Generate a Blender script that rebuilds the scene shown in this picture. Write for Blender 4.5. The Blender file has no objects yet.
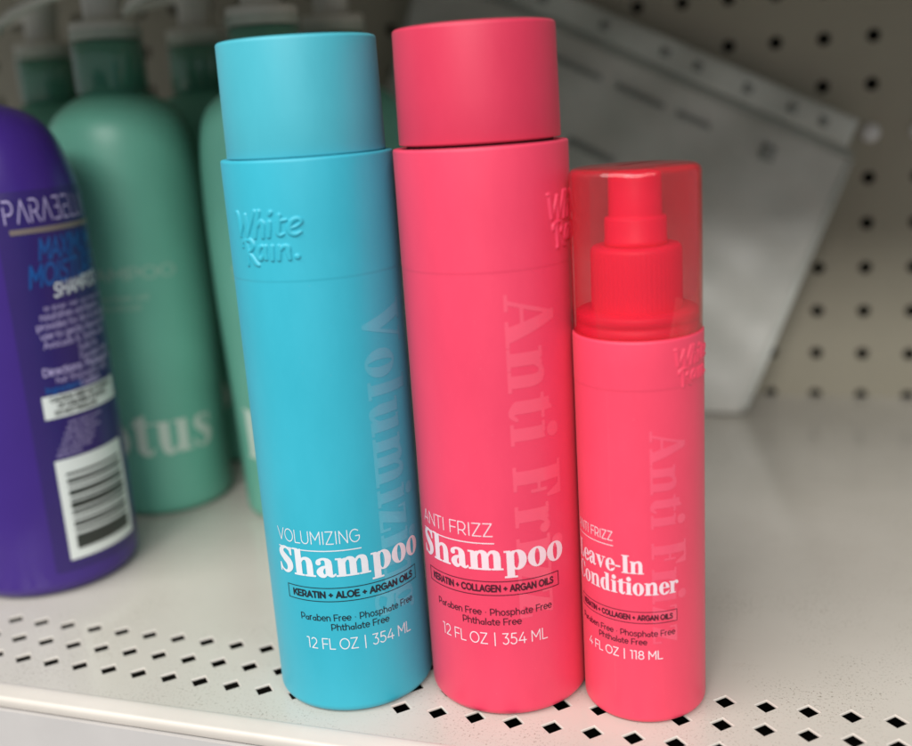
import bpy, math, random
import numpy as np
from mathutils import Matrix, Vector
random.seed(7)
S = 0.001            # everything below is written in millimetres
PI = math.pi
sc = bpy.context.scene
col = sc.collection

# ------------------------------------------------------------------ materials
def mat(name):
    m = bpy.data.materials.new(name); m.use_nodes = True
    nt = m.node_tree
    return m, nt, nt.nodes['Principled BSDF'], nt.nodes['Material Output']

def objcoord(nt, scale=(1, 1, 1)):
    tc = nt.nodes.new('ShaderNodeTexCoord'); mp = nt.nodes.new('ShaderNodeMapping')
    mp.inputs['Scale'].default_value = scale
    nt.links.new(tc.outputs['Object'], mp.inputs['Vector'])
    return mp.outputs['Vector']

def noise(nt, vec, scale, detail=4, rough=.6):
    n = nt.nodes.new('ShaderNodeTexNoise')
    n.inputs['Scale'].default_value = scale; n.inputs['Detail'].default_value = detail
    n.inputs['Roughness'].default_value = rough
    nt.links.new(vec, n.inputs['Vector'])
    return n.outputs['Fac']

def ramp(nt, fac, stops):
    r = nt.nodes.new('ShaderNodeValToRGB'); e = r.color_ramp.elements
    while len(e) < len(stops): e.new(.5)
    for el, (p, c) in zip(e, stops):
        el.position = p; el.color = (*c, 1) if len(c) == 3 else c
    nt.links.new(fac, r.inputs['Fac'])
    return r.outputs['Color']

def mul(nt, a, b, f=1.0, mode='MULTIPLY'):
    m = nt.nodes.new('ShaderNodeMix'); m.data_type = 'RGBA'; m.blend_type = mode
    if isinstance(f, float): m.inputs[0].default_value = f
    else: nt.links.new(f, m.inputs[0])
    for s, v in ((6, a), (7, b)):
        if isinstance(v, tuple): m.inputs[s].default_value = (*v, 1)
        else: nt.links.new(v, m.inputs[s])
    return m.outputs[2]

def bump(nt, b, h, strength, dist):
    n = nt.nodes.new('ShaderNodeBump'); n.inputs['Strength'].default_value = strength
    n.inputs['Distance'].default_value = dist * S
    nt.links.new(h, n.inputs['Height']); nt.links.new(n.outputs['Normal'], b.inputs['Normal'])

def simple(name, color, rough=.5, spec=.5, coat=0, sss=0, var=.06, bmp=.0, vscale=40, metallic=0):
    m, nt, b, o = mat(name)
    v = objcoord(nt)
    n = noise(nt, v, vscale, 4)
    c = ramp(nt, n, [(.3, tuple(x * (1 - var) for x in color)), (.7, tuple(min(1, x * (1 + var)) for x in color))])
    nt.links.new(c, b.inputs['Base Color'])
    b.inputs['Roughness'].default_value = rough
    b.inputs['Specular IOR Level'].default_value = spec
    b.inputs['Coat Weight'].default_value = coat
    b.inputs['Metallic'].default_value = metallic
    if sss:
        b.inputs['Subsurface Weight'].default_value = sss
        b.inputs['Subsurface Radius'].default_value = (1, .5, .4)
        b.inputs['Subsurface Scale'].default_value = 2 * S
    if bmp:
        bump(nt, b, noise(nt, v, 900, 3), .5, bmp)
    return m

def soft_plastic(name, color):
    # satin soft-touch plastic with faint handling smears and dust
    m, nt, b, o = mat(name)
    v = objcoord(nt, (1, 1, .45))
    sm = noise(nt, v, 55, 6, .65)
    c = ramp(nt, sm, [(.3, tuple(x * .96 for x in color)), (.72, tuple(min(1, x * 1.04 + .004) for x in color))])
    v2 = objcoord(nt)
    ds = noise(nt, v2, 1900, 2, .5)
    dm = ramp(nt, ds, [(.735, (0, 0, 0)), (.78, (1, 1, 1))])
    c = mul(nt, c, (.85, .83, .8), dm and _scaled(nt, dm, .10), 'MIX')
    nt.links.new(c, b.inputs['Base Color'])
    rr = nt.nodes.new('ShaderNodeMapRange')
    rr.inputs['To Min'].default_value = .36; rr.inputs['To Max'].default_value = .54
    nt.links.new(sm, rr.inputs['Value']); nt.links.new(rr.outputs['Result'], b.inputs['Roughness'])
    b.inputs['Specular IOR Level'].default_value = .5
    b.inputs['Sheen Weight'].default_value = .06
    bump(nt, b, noise(nt, v2, 2600, 2), .25, .03)
    return m

def _scaled(nt, col_out, k):
    mm = nt.nodes.new('ShaderNodeMath'); mm.operation = 'MULTIPLY'; mm.inputs[1].default_value = k
    nt.links.new(col_out, mm.inputs[0]); return mm.outputs[0]

BLUE = (.028, .425, .565)
RED = (.81, .050, .122)
M_blue = soft_plastic('blue_plastic', BLUE)
M_bluecap = soft_plastic('blue_cap_plastic', (.058, .435, .545))
M_red = soft_plastic('coral_plastic', RED)
M_redcap = soft_plastic('coral_cap_plastic', (.66, .032, .088))
M_coral2 = soft_plastic('coral_small_plastic', (.840, .056, .122))
M_ink_w = simple('white_ink', (.74, .77, .82), .35, .5, var=.04, vscale=200)
M_ink_pw = simple('pinkish_white_ink', (.84, .66, .72), .35, .5, var=.04, vscale=200)
M_ink_k = simple('dark_ink', (.012, .02, .03), .35, .5, var=.1, vscale=200)
M_ink_kr = simple('dark_maroon_ink', (.07, .008, .02), .35, .5, var=.1, vscale=200)
M_varn_b = simple('pale_blue_varnish', (.080, .455, .590), .22, .6, var=.05)
M_varn_r = simple('pale_coral_varnish', (.860, .095, .170), .22, .6, var=.05)
M_dark = simple('painted_gap_shade', (.02, .004, .008), .7)
M_pump = simple('red_pump_plastic', (.90, .024, .120), .45, .5, sss=.2, var=.03)

# translucent red overcap: tinted clear wall, denser where the view runs along the wall
def clear_tint(name, tint, body, lo, hi, rough=.08):
    m, nt, b, o = mat(name)
    nt.nodes.remove(b)
    tr = nt.nodes.new('ShaderNodeBsdfTransparent'); tr.inputs[0].default_value = (*tint, 1)
    df = nt.nodes.new('ShaderNodeBsdfDiffuse'); df.inputs[0].default_value = (*body, 1)
    tl = nt.nodes.new('ShaderNodeBsdfTranslucent'); tl.inputs[0].default_value = (*body, 1)
    gl = nt.nodes.new('ShaderNodeBsdfGlossy'); gl.inputs['Roughness'].default_value = rough
    lw = nt.nodes.new('ShaderNodeLayerWeight'); lw.inputs['Blend'].default_value = .35
    fr = nt.nodes.new('ShaderNodeFresnel'); fr.inputs['IOR'].default_value = 1.6
    geo = nt.nodes.new('ShaderNodeNewGeometry')
    mr = nt.nodes.new('ShaderNodeMapRange')
    mr.inputs['To Min'].default_value = lo; mr.inputs['To Max'].default_value = hi
    nt.links.new(lw.outputs['Facing'], mr.inputs['Value'])
    s0 = nt.nodes.new('ShaderNodeMixShader'); s0.inputs[0].default_value = .45
    nt.links.new(df.outputs[0], s0.inputs[1]); nt.links.new(tl.outputs[0], s0.inputs[2])
    s1 = nt.nodes.new('ShaderNodeMixShader')
    nt.links.new(mr.outputs[0], s1.inputs[0]); nt.links.new(tr.outputs[0], s1.inputs[1]); nt.links.new(s0.outputs[0], s1.inputs[2])
    # gloss only on faces seen from outside
    mm = nt.nodes.new('ShaderNodeMath'); mm.operation = 'MULTIPLY'
    inv = nt.nodes.new('ShaderNodeMath'); inv.operation = 'SUBTRACT'; inv.inputs[0].default_value = 1
    nt.links.new(geo.outputs['Backfacing'], inv.inputs[1])
    nt.links.new(fr.outputs[0], mm.inputs[0]); nt.links.new(inv.outputs[0], mm.inputs[1])
    s2 = nt.nodes.new('ShaderNodeMixShader')
    nt.links.new(mm.outputs[0], s2.inputs[0]); nt.links.new(s1.outputs[0], s2.inputs[1]); nt.links.new(gl.outputs[0], s2.inputs[2])
    nt.links.new(s2.outputs[0], o.inputs['Surface'])
    return m
M_over = clear_tint('translucent_red_plastic', (.98, .82, .82), (.92, .060, .095), .13, .50, .04)
M_sleeve = clear_tint('clear_plastic_sleeve', (.90, .94, .92), (.5, .6, .55), .05, .35, .12)

M_green = simple('green_bottle_plastic', (.145, .44, .335), .40, .45, var=.08, vscale=14)
M_greenneck = simple('green_neck_plastic', (.09, .31, .21), .35, .5, var=.05)
M_pumpgrey = simple('grey_pump_plastic', (.62, .61, .54), .35, .5, var=.05)
M_green_ink = simple('pale_green_ink', (.55, .68, .60), .4, var=.05)
M_green_ink2 = simple('faint_green_ink', (.30, .52, .42), .4, var=.05)
M_purple = simple('purple_plastic', (.045, .017, .200), .28, .5, var=.06, vscale=20)
M_indigo = simple('indigo_label', (.030, .014, .135), .35, .5, var=.05)
M_lilac = simple('lilac_ink', (.42, .36, .62), .4, var=.05)
M_bluefoil = simple('blue_foil_ink', (.013, .085, .32), .3, var=.05)
M_gold = simple('dull_gold_ink', (.20, .16, .15), .35, var=.05)
M_label_w = simple('white_label_paper', (.74, .78, .76), .45, var=.03)
M_black = simple('black_ink', (.03, .035, .03), .4, var=.1)

# powder coated shelf: speckles, grime, rust freckles
m, nt, b, o = mat('cream_powder_coat'); M_shelf = m
v = objcoord(nt)
g1 = noise(nt, v, 9, 6, .6); g2 = noise(nt, v, 1150, 3, .7); g3 = noise(nt, v, 26, 5, .7)
c = ramp(nt, g1, [(.3, (.545, .52, .465)), (.7, (.605, .58, .53))])
sp = ramp(nt, g2, [(.575, (0, 0, 0)), (.66, (1, 1, 1))])
pm = ramp(nt, g3, [(.42, (0, 0, 0)), (.62, (1, 1, 1))])
f = nt.nodes.new('ShaderNodeMath'); f.operation = 'MULTIPLY'
nt.links.new(sp, f.inputs[0]); nt.links.new(pm, f.inputs[1])
c = mul(nt, c, (.20, .17, .13), _scaled(nt, f.outputs[0], .95), 'MIX')
vl = objcoord(nt, (.35, 4.0, 1)); g5 = noise(nt, vl, 60, 3, .6)
sc_ = ramp(nt, g5, [(.70, (0, 0, 0)), (.73, (1, 1, 1))])
c = mul(nt, c, (.42, .36, .30), _scaled(nt, sc_, .18), 'MIX')
g4 = noise(nt, v, 75, 3, .55)
ru = ramp(nt, g4, [(.765, (0, 0, 0)), (.80, (1, 1, 1))])
c = mul(nt, c, (.38, .17, .07), _scaled(nt, ru, .7), 'MIX')
nt.links.new(c, b.inputs['Base Color'])
b.inputs['Roughness'].default_value = .15; b.inputs['Specular IOR Level'].default_value = .5
bump(nt, b, g2, .08, .04)
M_lip = simple('cream_lip_and_lit_rim_coat', (.68, .635, .58), .35, .5, var=.05, vscale=30)
M_channel = simple('pale_grey_channel_plastic', (.56, .54, .53), .35, .5, var=.04)
M_under = simple('painted_shelf_hole_shade', (.030, .027, .022), .7, var=.3)  # near-black so the shelf holes look shaded
m, nt, b, o = mat('tan_pegboard'); M_peg = m
v = objcoord(nt); g1 = noise(nt, v, 6, 6, .6); g2 = noise(nt, v, 300, 3, .6)
c = ramp(nt, g1, [(.3, (.345, .32, .25)), (.7, (.41, .385, .305))])
nt.links.new(c, b.inputs['Base Color']); b.inputs['Roughness'].default_value = .45
bump(nt, b, g2, .1, .1)
M_pit = simple('painted_peg_hole_shade', (.02, .018, .014), .8)  # near-black so the peg holes look shaded
m, nt, b, o = mat('cloudy_grey_plastic_film'); M_bag = m
v = objcoord(nt); g1 = noise(nt, v, 16, 5, .6); g2 = noise(nt, v, 30, 4, .6)
c = ramp(nt, g1, [(.3, (.50, .51, .475)), (.7, (.66, .66, .62))])
nt.links.new(c, b.inputs['Base Color']); b.inputs['Roughness'].default_value = .42
b.inputs['Coat Weight'].default_value = .15; b.inputs['Coat Roughness'].default_value = .3
bump(nt, b, g2, .4, 3)
M_bagstrip = simple('grey_film_header', (.58, .60, .56), .35, .5, var=.12, vscale=30)
M_bagmark = simple('dark_print', (.28, .295, .28), .5)
M_plug = simple('white_plug', (.8, .8, .8), .35)

# ------------------------------------------------------------------ object helpers
def link(name, verts, faces, material, parent=None, smooth=True, mats=None, fm=None):
    me = bpy.data.meshes.new(name)
    me.from_pydata([(x * S, y * S, z * S) for x, y, z in verts], [], faces)
    me.materials.append(material)
    for mm in (mats or []): me.materials.append(mm)
    if fm is not None:
        for p, k in zip(me.polygons, fm): p.material_index = k
    if smooth:
        for p in me.polygons: p.use_smooth = True
    me.update()
    o = bpy.data.objects.new(name, me); col.objects.link(o)
    if parent is not None: o.parent = parent
    return o

def thing(name, label, cat, loc=(0, 0, 0), group=None, rz=0):
    o = bpy.data.objects.new(name, None); col.objects.link(o)
    o.empty_display_size = .01
    o.location = [k * S for k in loc]; o.rotation_euler = (0, 0, rz)
    o['label'] = label; o['category'] = cat
    if group: o['group'] = group
    return o

def lathe(name, prof, material, parent, n=192, closed=False, flute=None, smooth_ang=True):
    """prof: list of (r, z[, sharp]) from bottom to top along the outside (then inwards)."""
    V, F = [], []
    m = len(prof)
    for i in range(n):
        a = 2 * PI * i / n
        for (r, z) in prof:
            rr = r
            if flute: rr = r + flute(a, r, z)
            V.append((rr * math.sin(a), -rr * math.cos(a), z))
    for i in range(n):
        j = (i + 1) % n
        for k in range(m - 1 + (1 if closed else 0)):
            k2 = (k + 1) % m
            a, b_, c_, d = i * m + k, j * m + k, j * m + k2, i * m + k2
            if prof[k][0] < 1e-6: F.append((a, c_, d))
            elif prof[k2][0] < 1e-6: F.append((a, b_, c_))
            else: F.append((a, b_, c_, d))
    o = link(name, V, F, material, parent)
    return o

def fillet(r, z, R, q, n=6):
    """quarter round; q: 'bo' bottom-outer, 'to' top-outer, at corner (r,z)."""
    out = []
    for i in range(n + 1):
        t = PI / 2 * i / n
        if q == 'bo': out.append((r - R + R * math.sin(t), z + R - R * math.cos(t)))
        if q == 'to': out.append((r - R + R * math.cos(t), z - R + R * math.sin(t)))
    return out

def box(V, F, x0, x1, y0, y1, z0, z1):
    b0 = len(V)
    V += [(x0, y0, z0), (x1, y0, z0), (x1, y1, z0), (x0, y1, z0), (x0, y0, z1), (x1, y0, z1), (x1, y1, z1), (x0, y1, z1)]
    F += [tuple(b0 + k for k in f) for f in ((0, 3, 2, 1), (4, 5, 6, 7), (0, 1, 5, 4), (1, 2, 6, 5), (2, 3, 7, 6), (3, 0, 4, 7))]

def tube(name, pts, radii, material, parent, n=20, flat=1.0):
    V, F = [], []
    P = [Vector(p) for p in pts]
    for i, p in enumerate(P):
        t = (P[min(i + 1, len(P) - 1)] - P[max(i - 1, 0)]).normalized()
        a = t.cross(Vector((0, 1, .01))).normalized(); b_ = t.cross(a).normalized()
        for k in range(n):
            w = 2 * PI * k / n
            V.append(tuple(p + a * (radii[i] * flat * math.cos(w)) + b_ * (radii[i] * math.sin(w))))
    for i in range(len(P) - 1):
        for k in range(n):
            k2 = (k + 1) % n
            F.append((i * n + k, i * n + k2, (i + 1) * n + k2, (i + 1) * n + k))
    F.append(tuple(range(n))); F.append(tuple((len(P) - 1) * n + k for k in reversed(range(n))))
    return link(name, V, F, material, parent)

# ------------------------------------------------------------------ lettering: distance fields -> clean meshes
def f_seg(X, Y, x0, y0, w0, x1, y1, w1):
    dx, dy = x1 - x0, y1 - y0
    L = dx * dx + dy * dy + 1e-12
    t = np.clip(((X - x0) * dx + (Y - y0) * dy) / L, 0, 1)
    return np.hypot(X - x0 - t * dx, Y - y0 - t * dy) - (w0 + t * (w1 - w0))

def f_box(X, Y, x0, x1, y0, y1):
    a = np.abs(X - (x0 + x1) / 2) - (x1 - x0) / 2; b = np.abs(Y - (y0 + y1) / 2) - (y1 - y0) / 2
    return np.maximum(a, b)

def f_poly(X, Y, pts):     # convex or not, exact distance
    d = np.full(X.shape, 1e9); s = np.zeros(X.shape, bool)
    n = len(pts)
    for i in range(n):
        x0, y0 = pts[i]; x1, y1 = pts[(i + 1) % n]
        d = np.minimum(d, f_seg(X, Y, x0, y0, 0, x1, y1, 0))
        if y0 != y1:
            c = ((y0 > Y) != (y1 > Y)) & (X < (x1 - x0) * (Y - y0) / (y1 - y0) + x0)
            s ^= c
    return np.where(s, -d, d)

def f_ell(X, Y, cx, cy, rx, ry):
    k = np.hypot((X - cx) / rx, (Y - cy) / ry)
    g = np.hypot((X - cx) / rx ** 2, (Y - cy) / ry ** 2) + 1e-9
    return k * (k - 1) / g

def spline(pts, n=8):
    P = [np.array(p, float) for p in pts]
    P = [2 * P[0] - P[1]] + P + [2 * P[-1] - P[-2]]
    out = []
    for i in range(1, len(P) - 2):
        for k in range(n):
            t = k / n
            a, b, c, d = P[i - 1], P[i], P[i + 1], P[i + 2]
            out.append(.5 * ((2 * b) + (-a + c) * t + (2 * a - 5 * b + 4 * c - d) * t * t + (-a + 3 * b - 3 * c + d) * t ** 3))
    out.append(P[-2])
    return out

def f_items(X, Y, items, w=0.05):
    """items: ('b',x0,x1,y0,y1) box, ('p',pts) polygon, ('s',[(x,y,halfwidth)..]) brush stroke,
    ('o',cx,cy,rx,ry,cx2,cy2,rx2,ry2) bowl with counter, ('e',cx,cy,rx,ry) disc, ('-b',...) cut, ('l',[(x,y)..]) monoline,
    ('a',cx,cy,rx,ry,a0,a1) monoline arc."""
    F = np.full(X.shape, 1e3)
    for it in items:
        k = it[0]
        if k == 'b': F = np.minimum(F, f_box(X, Y, *it[1:]))
        elif k == 'p': F = np.minimum(F, f_poly(X, Y, it[1]))
        elif k == 's':
            q = spline(it[1])
            for a, b in zip(q[:-1], q[1:]): F = np.minimum(F, f_seg(X, Y, a[0], a[1], a[2], b[0], b[1], b[2]))
        elif k == 'o':
            F = np.minimum(F, np.maximum(f_ell(X, Y, *it[1:5]), -f_ell(X, Y, *it[5:9])))
        elif k == 'e': F = np.minimum(F, f_ell(X, Y, *it[1:5]))
        elif k == '-b': F = np.maximum(F, -f_box(X, Y, *it[1:]))
        elif k == '-p': F = np.maximum(F, -f_poly(X, Y, it[1]))
        elif k == 'l':
            q = it[1]
            for a, b in zip(q[:-1], q[1:]): F = np.minimum(F, f_seg(X, Y, a[0], a[1], w, b[0], b[1], w))
        elif k == 'a':
            _, cx, cy, rx, ry, a0, a1 = it
            n = max(4, int(abs(a1 - a0) / 12))
            q = [(cx + rx * math.cos(math.radians(a0 + (a1 - a0) * i / n)), cy + ry * math.sin(math.radians(a0 + (a1 - a0) * i / n))) for i in range(n + 1)]
            for a, b in zip(q[:-1], q[1:]): F = np.minimum(F, f_seg(X, Y, a[0], a[1], w, b[0], b[1], w))
    return F

H_ = .045   # hairline serif thickness
def sf(x0, x1, y, up=True): return ('b', x0, x1, y if up else y - H_, y + H_ if up else y)
SERIF = {
 'S': (.64, [('s', [(.535, .74, .022), (.50, .88, .032), (.33, .965, .036), (.17, .88, .068), (.145, .72, .108), (.29, .56, .128), (.435, .42, .132), (.475, .25, .11), (.40, .09, .062), (.27, .032, .034), (.11, .12, .028), (.055, .28, .020)]), ('b', .53, .575, .70, .985), ('b', .025, .065, .01, .32)]),
 'h': (.80, [('b', .10, .31, 0, .97), sf(.02, .39, 0), sf(.02, .2, 1.0, False), ('p', [(.10, .93), (.31, 1.0), (.31, .9), (.1, .9)]), ('s', [(.28, .50, .022), (.36, .63, .035), (.47, .665, .05), (.57, .60, .085), (.60, .46, .095), (.60, .40, .098)]), ('b', .503, .70, 0, .42), sf(.43, .78, 0)]),
 'a': (.66, [('b', .34, .545, .12, .47), ('s', [(.115, .525, .078), (.12, .60, .05), (.24, .675, .032), (.36, .655, .05), (.43, .57, .09), (.443, .46, .10)]), ('s', [(.37, .40, .022), (.23, .335, .055), (.145, .19, .098), (.19, .075, .082), (.28, .03, .045), (.37, .11, .022)]), ('s', [(.443, .14, .10), (.50, .05, .055), (.57, .03, .03), (.64, .09, .018)])]),
 'm': (1.14, [('b', .10, .31, 0, .64), sf(.02, .38, 0), sf(.02, .2, .68, False), ('p', [(.10, .6), (.31, .68), (.31, .5), (.1, .5)]), ('s', [(.28, .50, .022), (.35, .63, .035), (.44, .665, .05), (.53, .60, .085), (.555, .46, .095), (.555, .40, .098)]), ('b', .458, .655, 0, .42), sf(.40, .72, 0), ('s', [(.64, .50, .022), (.71, .63, .035), (.80, .665, .05), (.90, .60, .085), (.925, .46, .095), (.925, .40, .098)]), ('b', .828, 1.025, 0, .42), sf(.76, 1.10, 0)]),
 'p': (.74, [('b', .10, .31, -.30, .64), sf(.02, .40, -.30), sf(.02, .2, .68, False), ('p', [(.10, .6), (.31, .68), (.31, .5), (.1, .5)]), ('o', .43, .335, .27, .355, .385, .335, .095, .31), ('b', .10, .31, -.2, .60)]),
 'o': (.66, [('o', .33, .335, .30, .355, .33, .335, .095, .315)]),
 'e': (.60, [('o', .32, .335, .29, .355, .33, .335, .09, .315), ('-p', [(.33, .345), (.8, .345), (.8, .17), (.33, .12)]), ('b', .22, .60, .345, .385), ('s', [(.32, .01, .034), (.45, .035, .034), (.55, .12, .024), (.59, .21, .018)])]),
 'L': (.68, [('b', .12, .35, 0, 1), sf(.03, .45, 0), sf(.03, .45, 1, False), ('b', .3, .64, 0, H_), ('p', [(.64, 0), (.64, .36), (.605, .36), (.46, .03), (.46, 0)])]),
 'v': (.70, [('p', [(.06, .66), (.30, .66), (.455, .21), (.385, -.01), (.325, -.01)]), ('p', [(.565, .66), (.61, .66), (.385, -.01), (.345, -.01)]), sf(.0, .36, .68, False), sf(.47, .70, .68, False)]),
 '-': (.40, [('b', .05, .35, .29, .37)]),
 'I': (.48, [('b', .12, .36, 0, 1), sf(.03, .45, 0), sf(.03, .45, 1, False)]),
 'n': (.80, [('b', .10, .31, 0, .64), sf(.02, .39, 0), sf(.02, .2, .68, False), ('p', [(.10, .6), (.31, .68), (.31, .5), (.1, .5)]), ('s', [(.28, .50, .022), (.36, .63, .035), (.47, .665, .05), (.57, .60, .085), (.60, .46, .095), (.60, .40, .098)]), ('b', .503, .70, 0, .42), sf(.43, .78, 0)]),
 'C': (.76, [('o', .42, .5, .39, .515, .47, .5, .20, .47), ('-b', .52, .9, .24, .73), ('b', .69, .73, .66, .985), ('s', [(.5, .02, .028), (.62, .09, .026), (.71, .25, .02)])]),
 'd': (.74, [('o', .31, .335, .28, .355, .35, .335, .095, .31), ('b', .40, .61, .06, .97), sf(.40, .70, 0), ('b', .43, .61, 0, .1), sf(.31, .5, 1.0, False), ('p', [(.40, .93), (.61, 1.0), (.61, .9), (.4, .9)])]),
 'i': (.40, [('b', .10, .31, 0, .64), sf(.02, .39, 0), sf(.02, .2, .68, False), ('p', [(.10, .6), (.31, .68), (.31, .5), (.1, .5)]), ('e', .205, .87, .125, .125)]),
 'l': (.40, [('b', .10, .31, 0, .97), sf(.02, .39, 0), sf(.02, .2, 1.0, False), ('p', [(.10, .93), (.31, 1.0), (.31, .9), (.1, .9)])]),
 't': (.48, [('b', .12, .33, .12, .80), ('p', [(.02, .64), (.12, .68), (.30, .86), (.33, .86), (.33, .6)]), ('b', .02, .46, .635, .68), ('s', [(.225, .14, .103), (.29, .05, .06), (.37, .03, .035), (.45, .12, .02)])]),
 'r': (.58, [('b', .10, .31, 0, .64), sf(.02, .40, 0), sf(.02, .2, .68, False), ('p', [(.10, .6), (.31, .68), (.31, .5), (.1, .5)]), ('s', [(.28, .46, .02), (.34, .60, .03), (.44, .655, .04), (.49, .58, .085)])]),
 'A': (.90, [('p', [(.34, 1.0), (.50, 1.0), (.84, .02), (.58, .02)]), ('p', [(.38, 1.0), (.43, 1.0), (.15, .02), (.10, .02)]), ('b', .2, .66, .29, .335), sf(0, .27, 0), sf(.47, .92, 0)]),
 'F': (.72, [('b', .12, .35, 0, 1), sf(.03, .47, 0), sf(.03, .66, 1, False), ('p', [(.66, 1), (.66, .68), (.625, .68), (.48, .96), (.48, 1)]), ('b', .3, .50, .48, .52), ('b', .49, .53, .34, .66)]),
 'z': (.56, [('b', .05, .51, .635, .68), sf(.04, .53, 0), ('p', [(.28, .66), (.51, .66), (.27, .02), (.04, .02)]), ('b', .05, .085, .48, .68), ('b', .495, .53, 0, .22)]),
 'V': (.92, [('p', [(.08, .98), (.35, .98), (.585, .27), (.50, -.01), (.43, -.01)]), ('p', [(.76, .98), (.81, .98), (.50, -.01), (.455, -.01)]), sf(0, .45, 1, False), sf(.64, .93, 1, False)]),
 'u': (.78, [('b', .10, .31, .2, .68), sf(.02, .2, .68, False), ('s', [(.205, .24, .103), (.24, .08, .085), (.33, .025, .045), (.42, .07, .03), (.50, .2, .022)]), ('b', .47, .68, 0, .68), sf(.39, .5, .68, False), sf(.6, .76, 0)]),
 'g': (.68, [('o', .31, .45, .255, .24, .31, .45, .09, .21), ('s', [(.47, .60, .02), (.55, .68, .03), (.62, .655, .055)]), ('s', [(.16, .27, .03), (.10, .17, .05), (.17, .10, .06), (.36, .07, .075), (.52, -.0, .075), (.52, -.13, .055), (.35, -.22, .03), (.14, -.2, .035), (.08, -.1, .045), (.16, .02, .03)])]),
 's': (.52, [('s', [(.42, .52, .018), (.38, .61, .025), (.27, .655, .03), (.15, .60, .06), (.14, .49, .082), (.25, .38, .098), (.37, .28, .10), (.385, .15, .08), (.32, .05, .045), (.22, .025, .027), (.09, .09, .022), (.05, .19, .016)]), ('b', .415, .45, .49, .68), ('b', .03, .062, 0, .22)]),
 'c': (.58, [('o', .32, .335, .29, .355, .36, .335, .12, .315), ('-b', .40, .9, .16, .50), ('e', .47, .53, .08, .08), ('s', [(.4, .02, .025), (.5, .08, .022), (.55, .18, .018)])]),
 'y': (.70, [('p', [(.06, .66), (.30, .66), (.455, .21), (.385, -.01), (.325, -.01)]), ('s', [(.585, .66, .022), (.38, 0, .024), (.26, -.24, .03), (.13, -.22, .075)]), sf(.0, .36, .68, False), sf(.47, .70, .68, False)]),
 ' ': (.30, []),
}
def A_(cx, cy, rx, ry, a0, a1): return ('a', cx, cy, rx, ry, a0, a1)
def L_(*p): return ('l', list(p))
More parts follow.
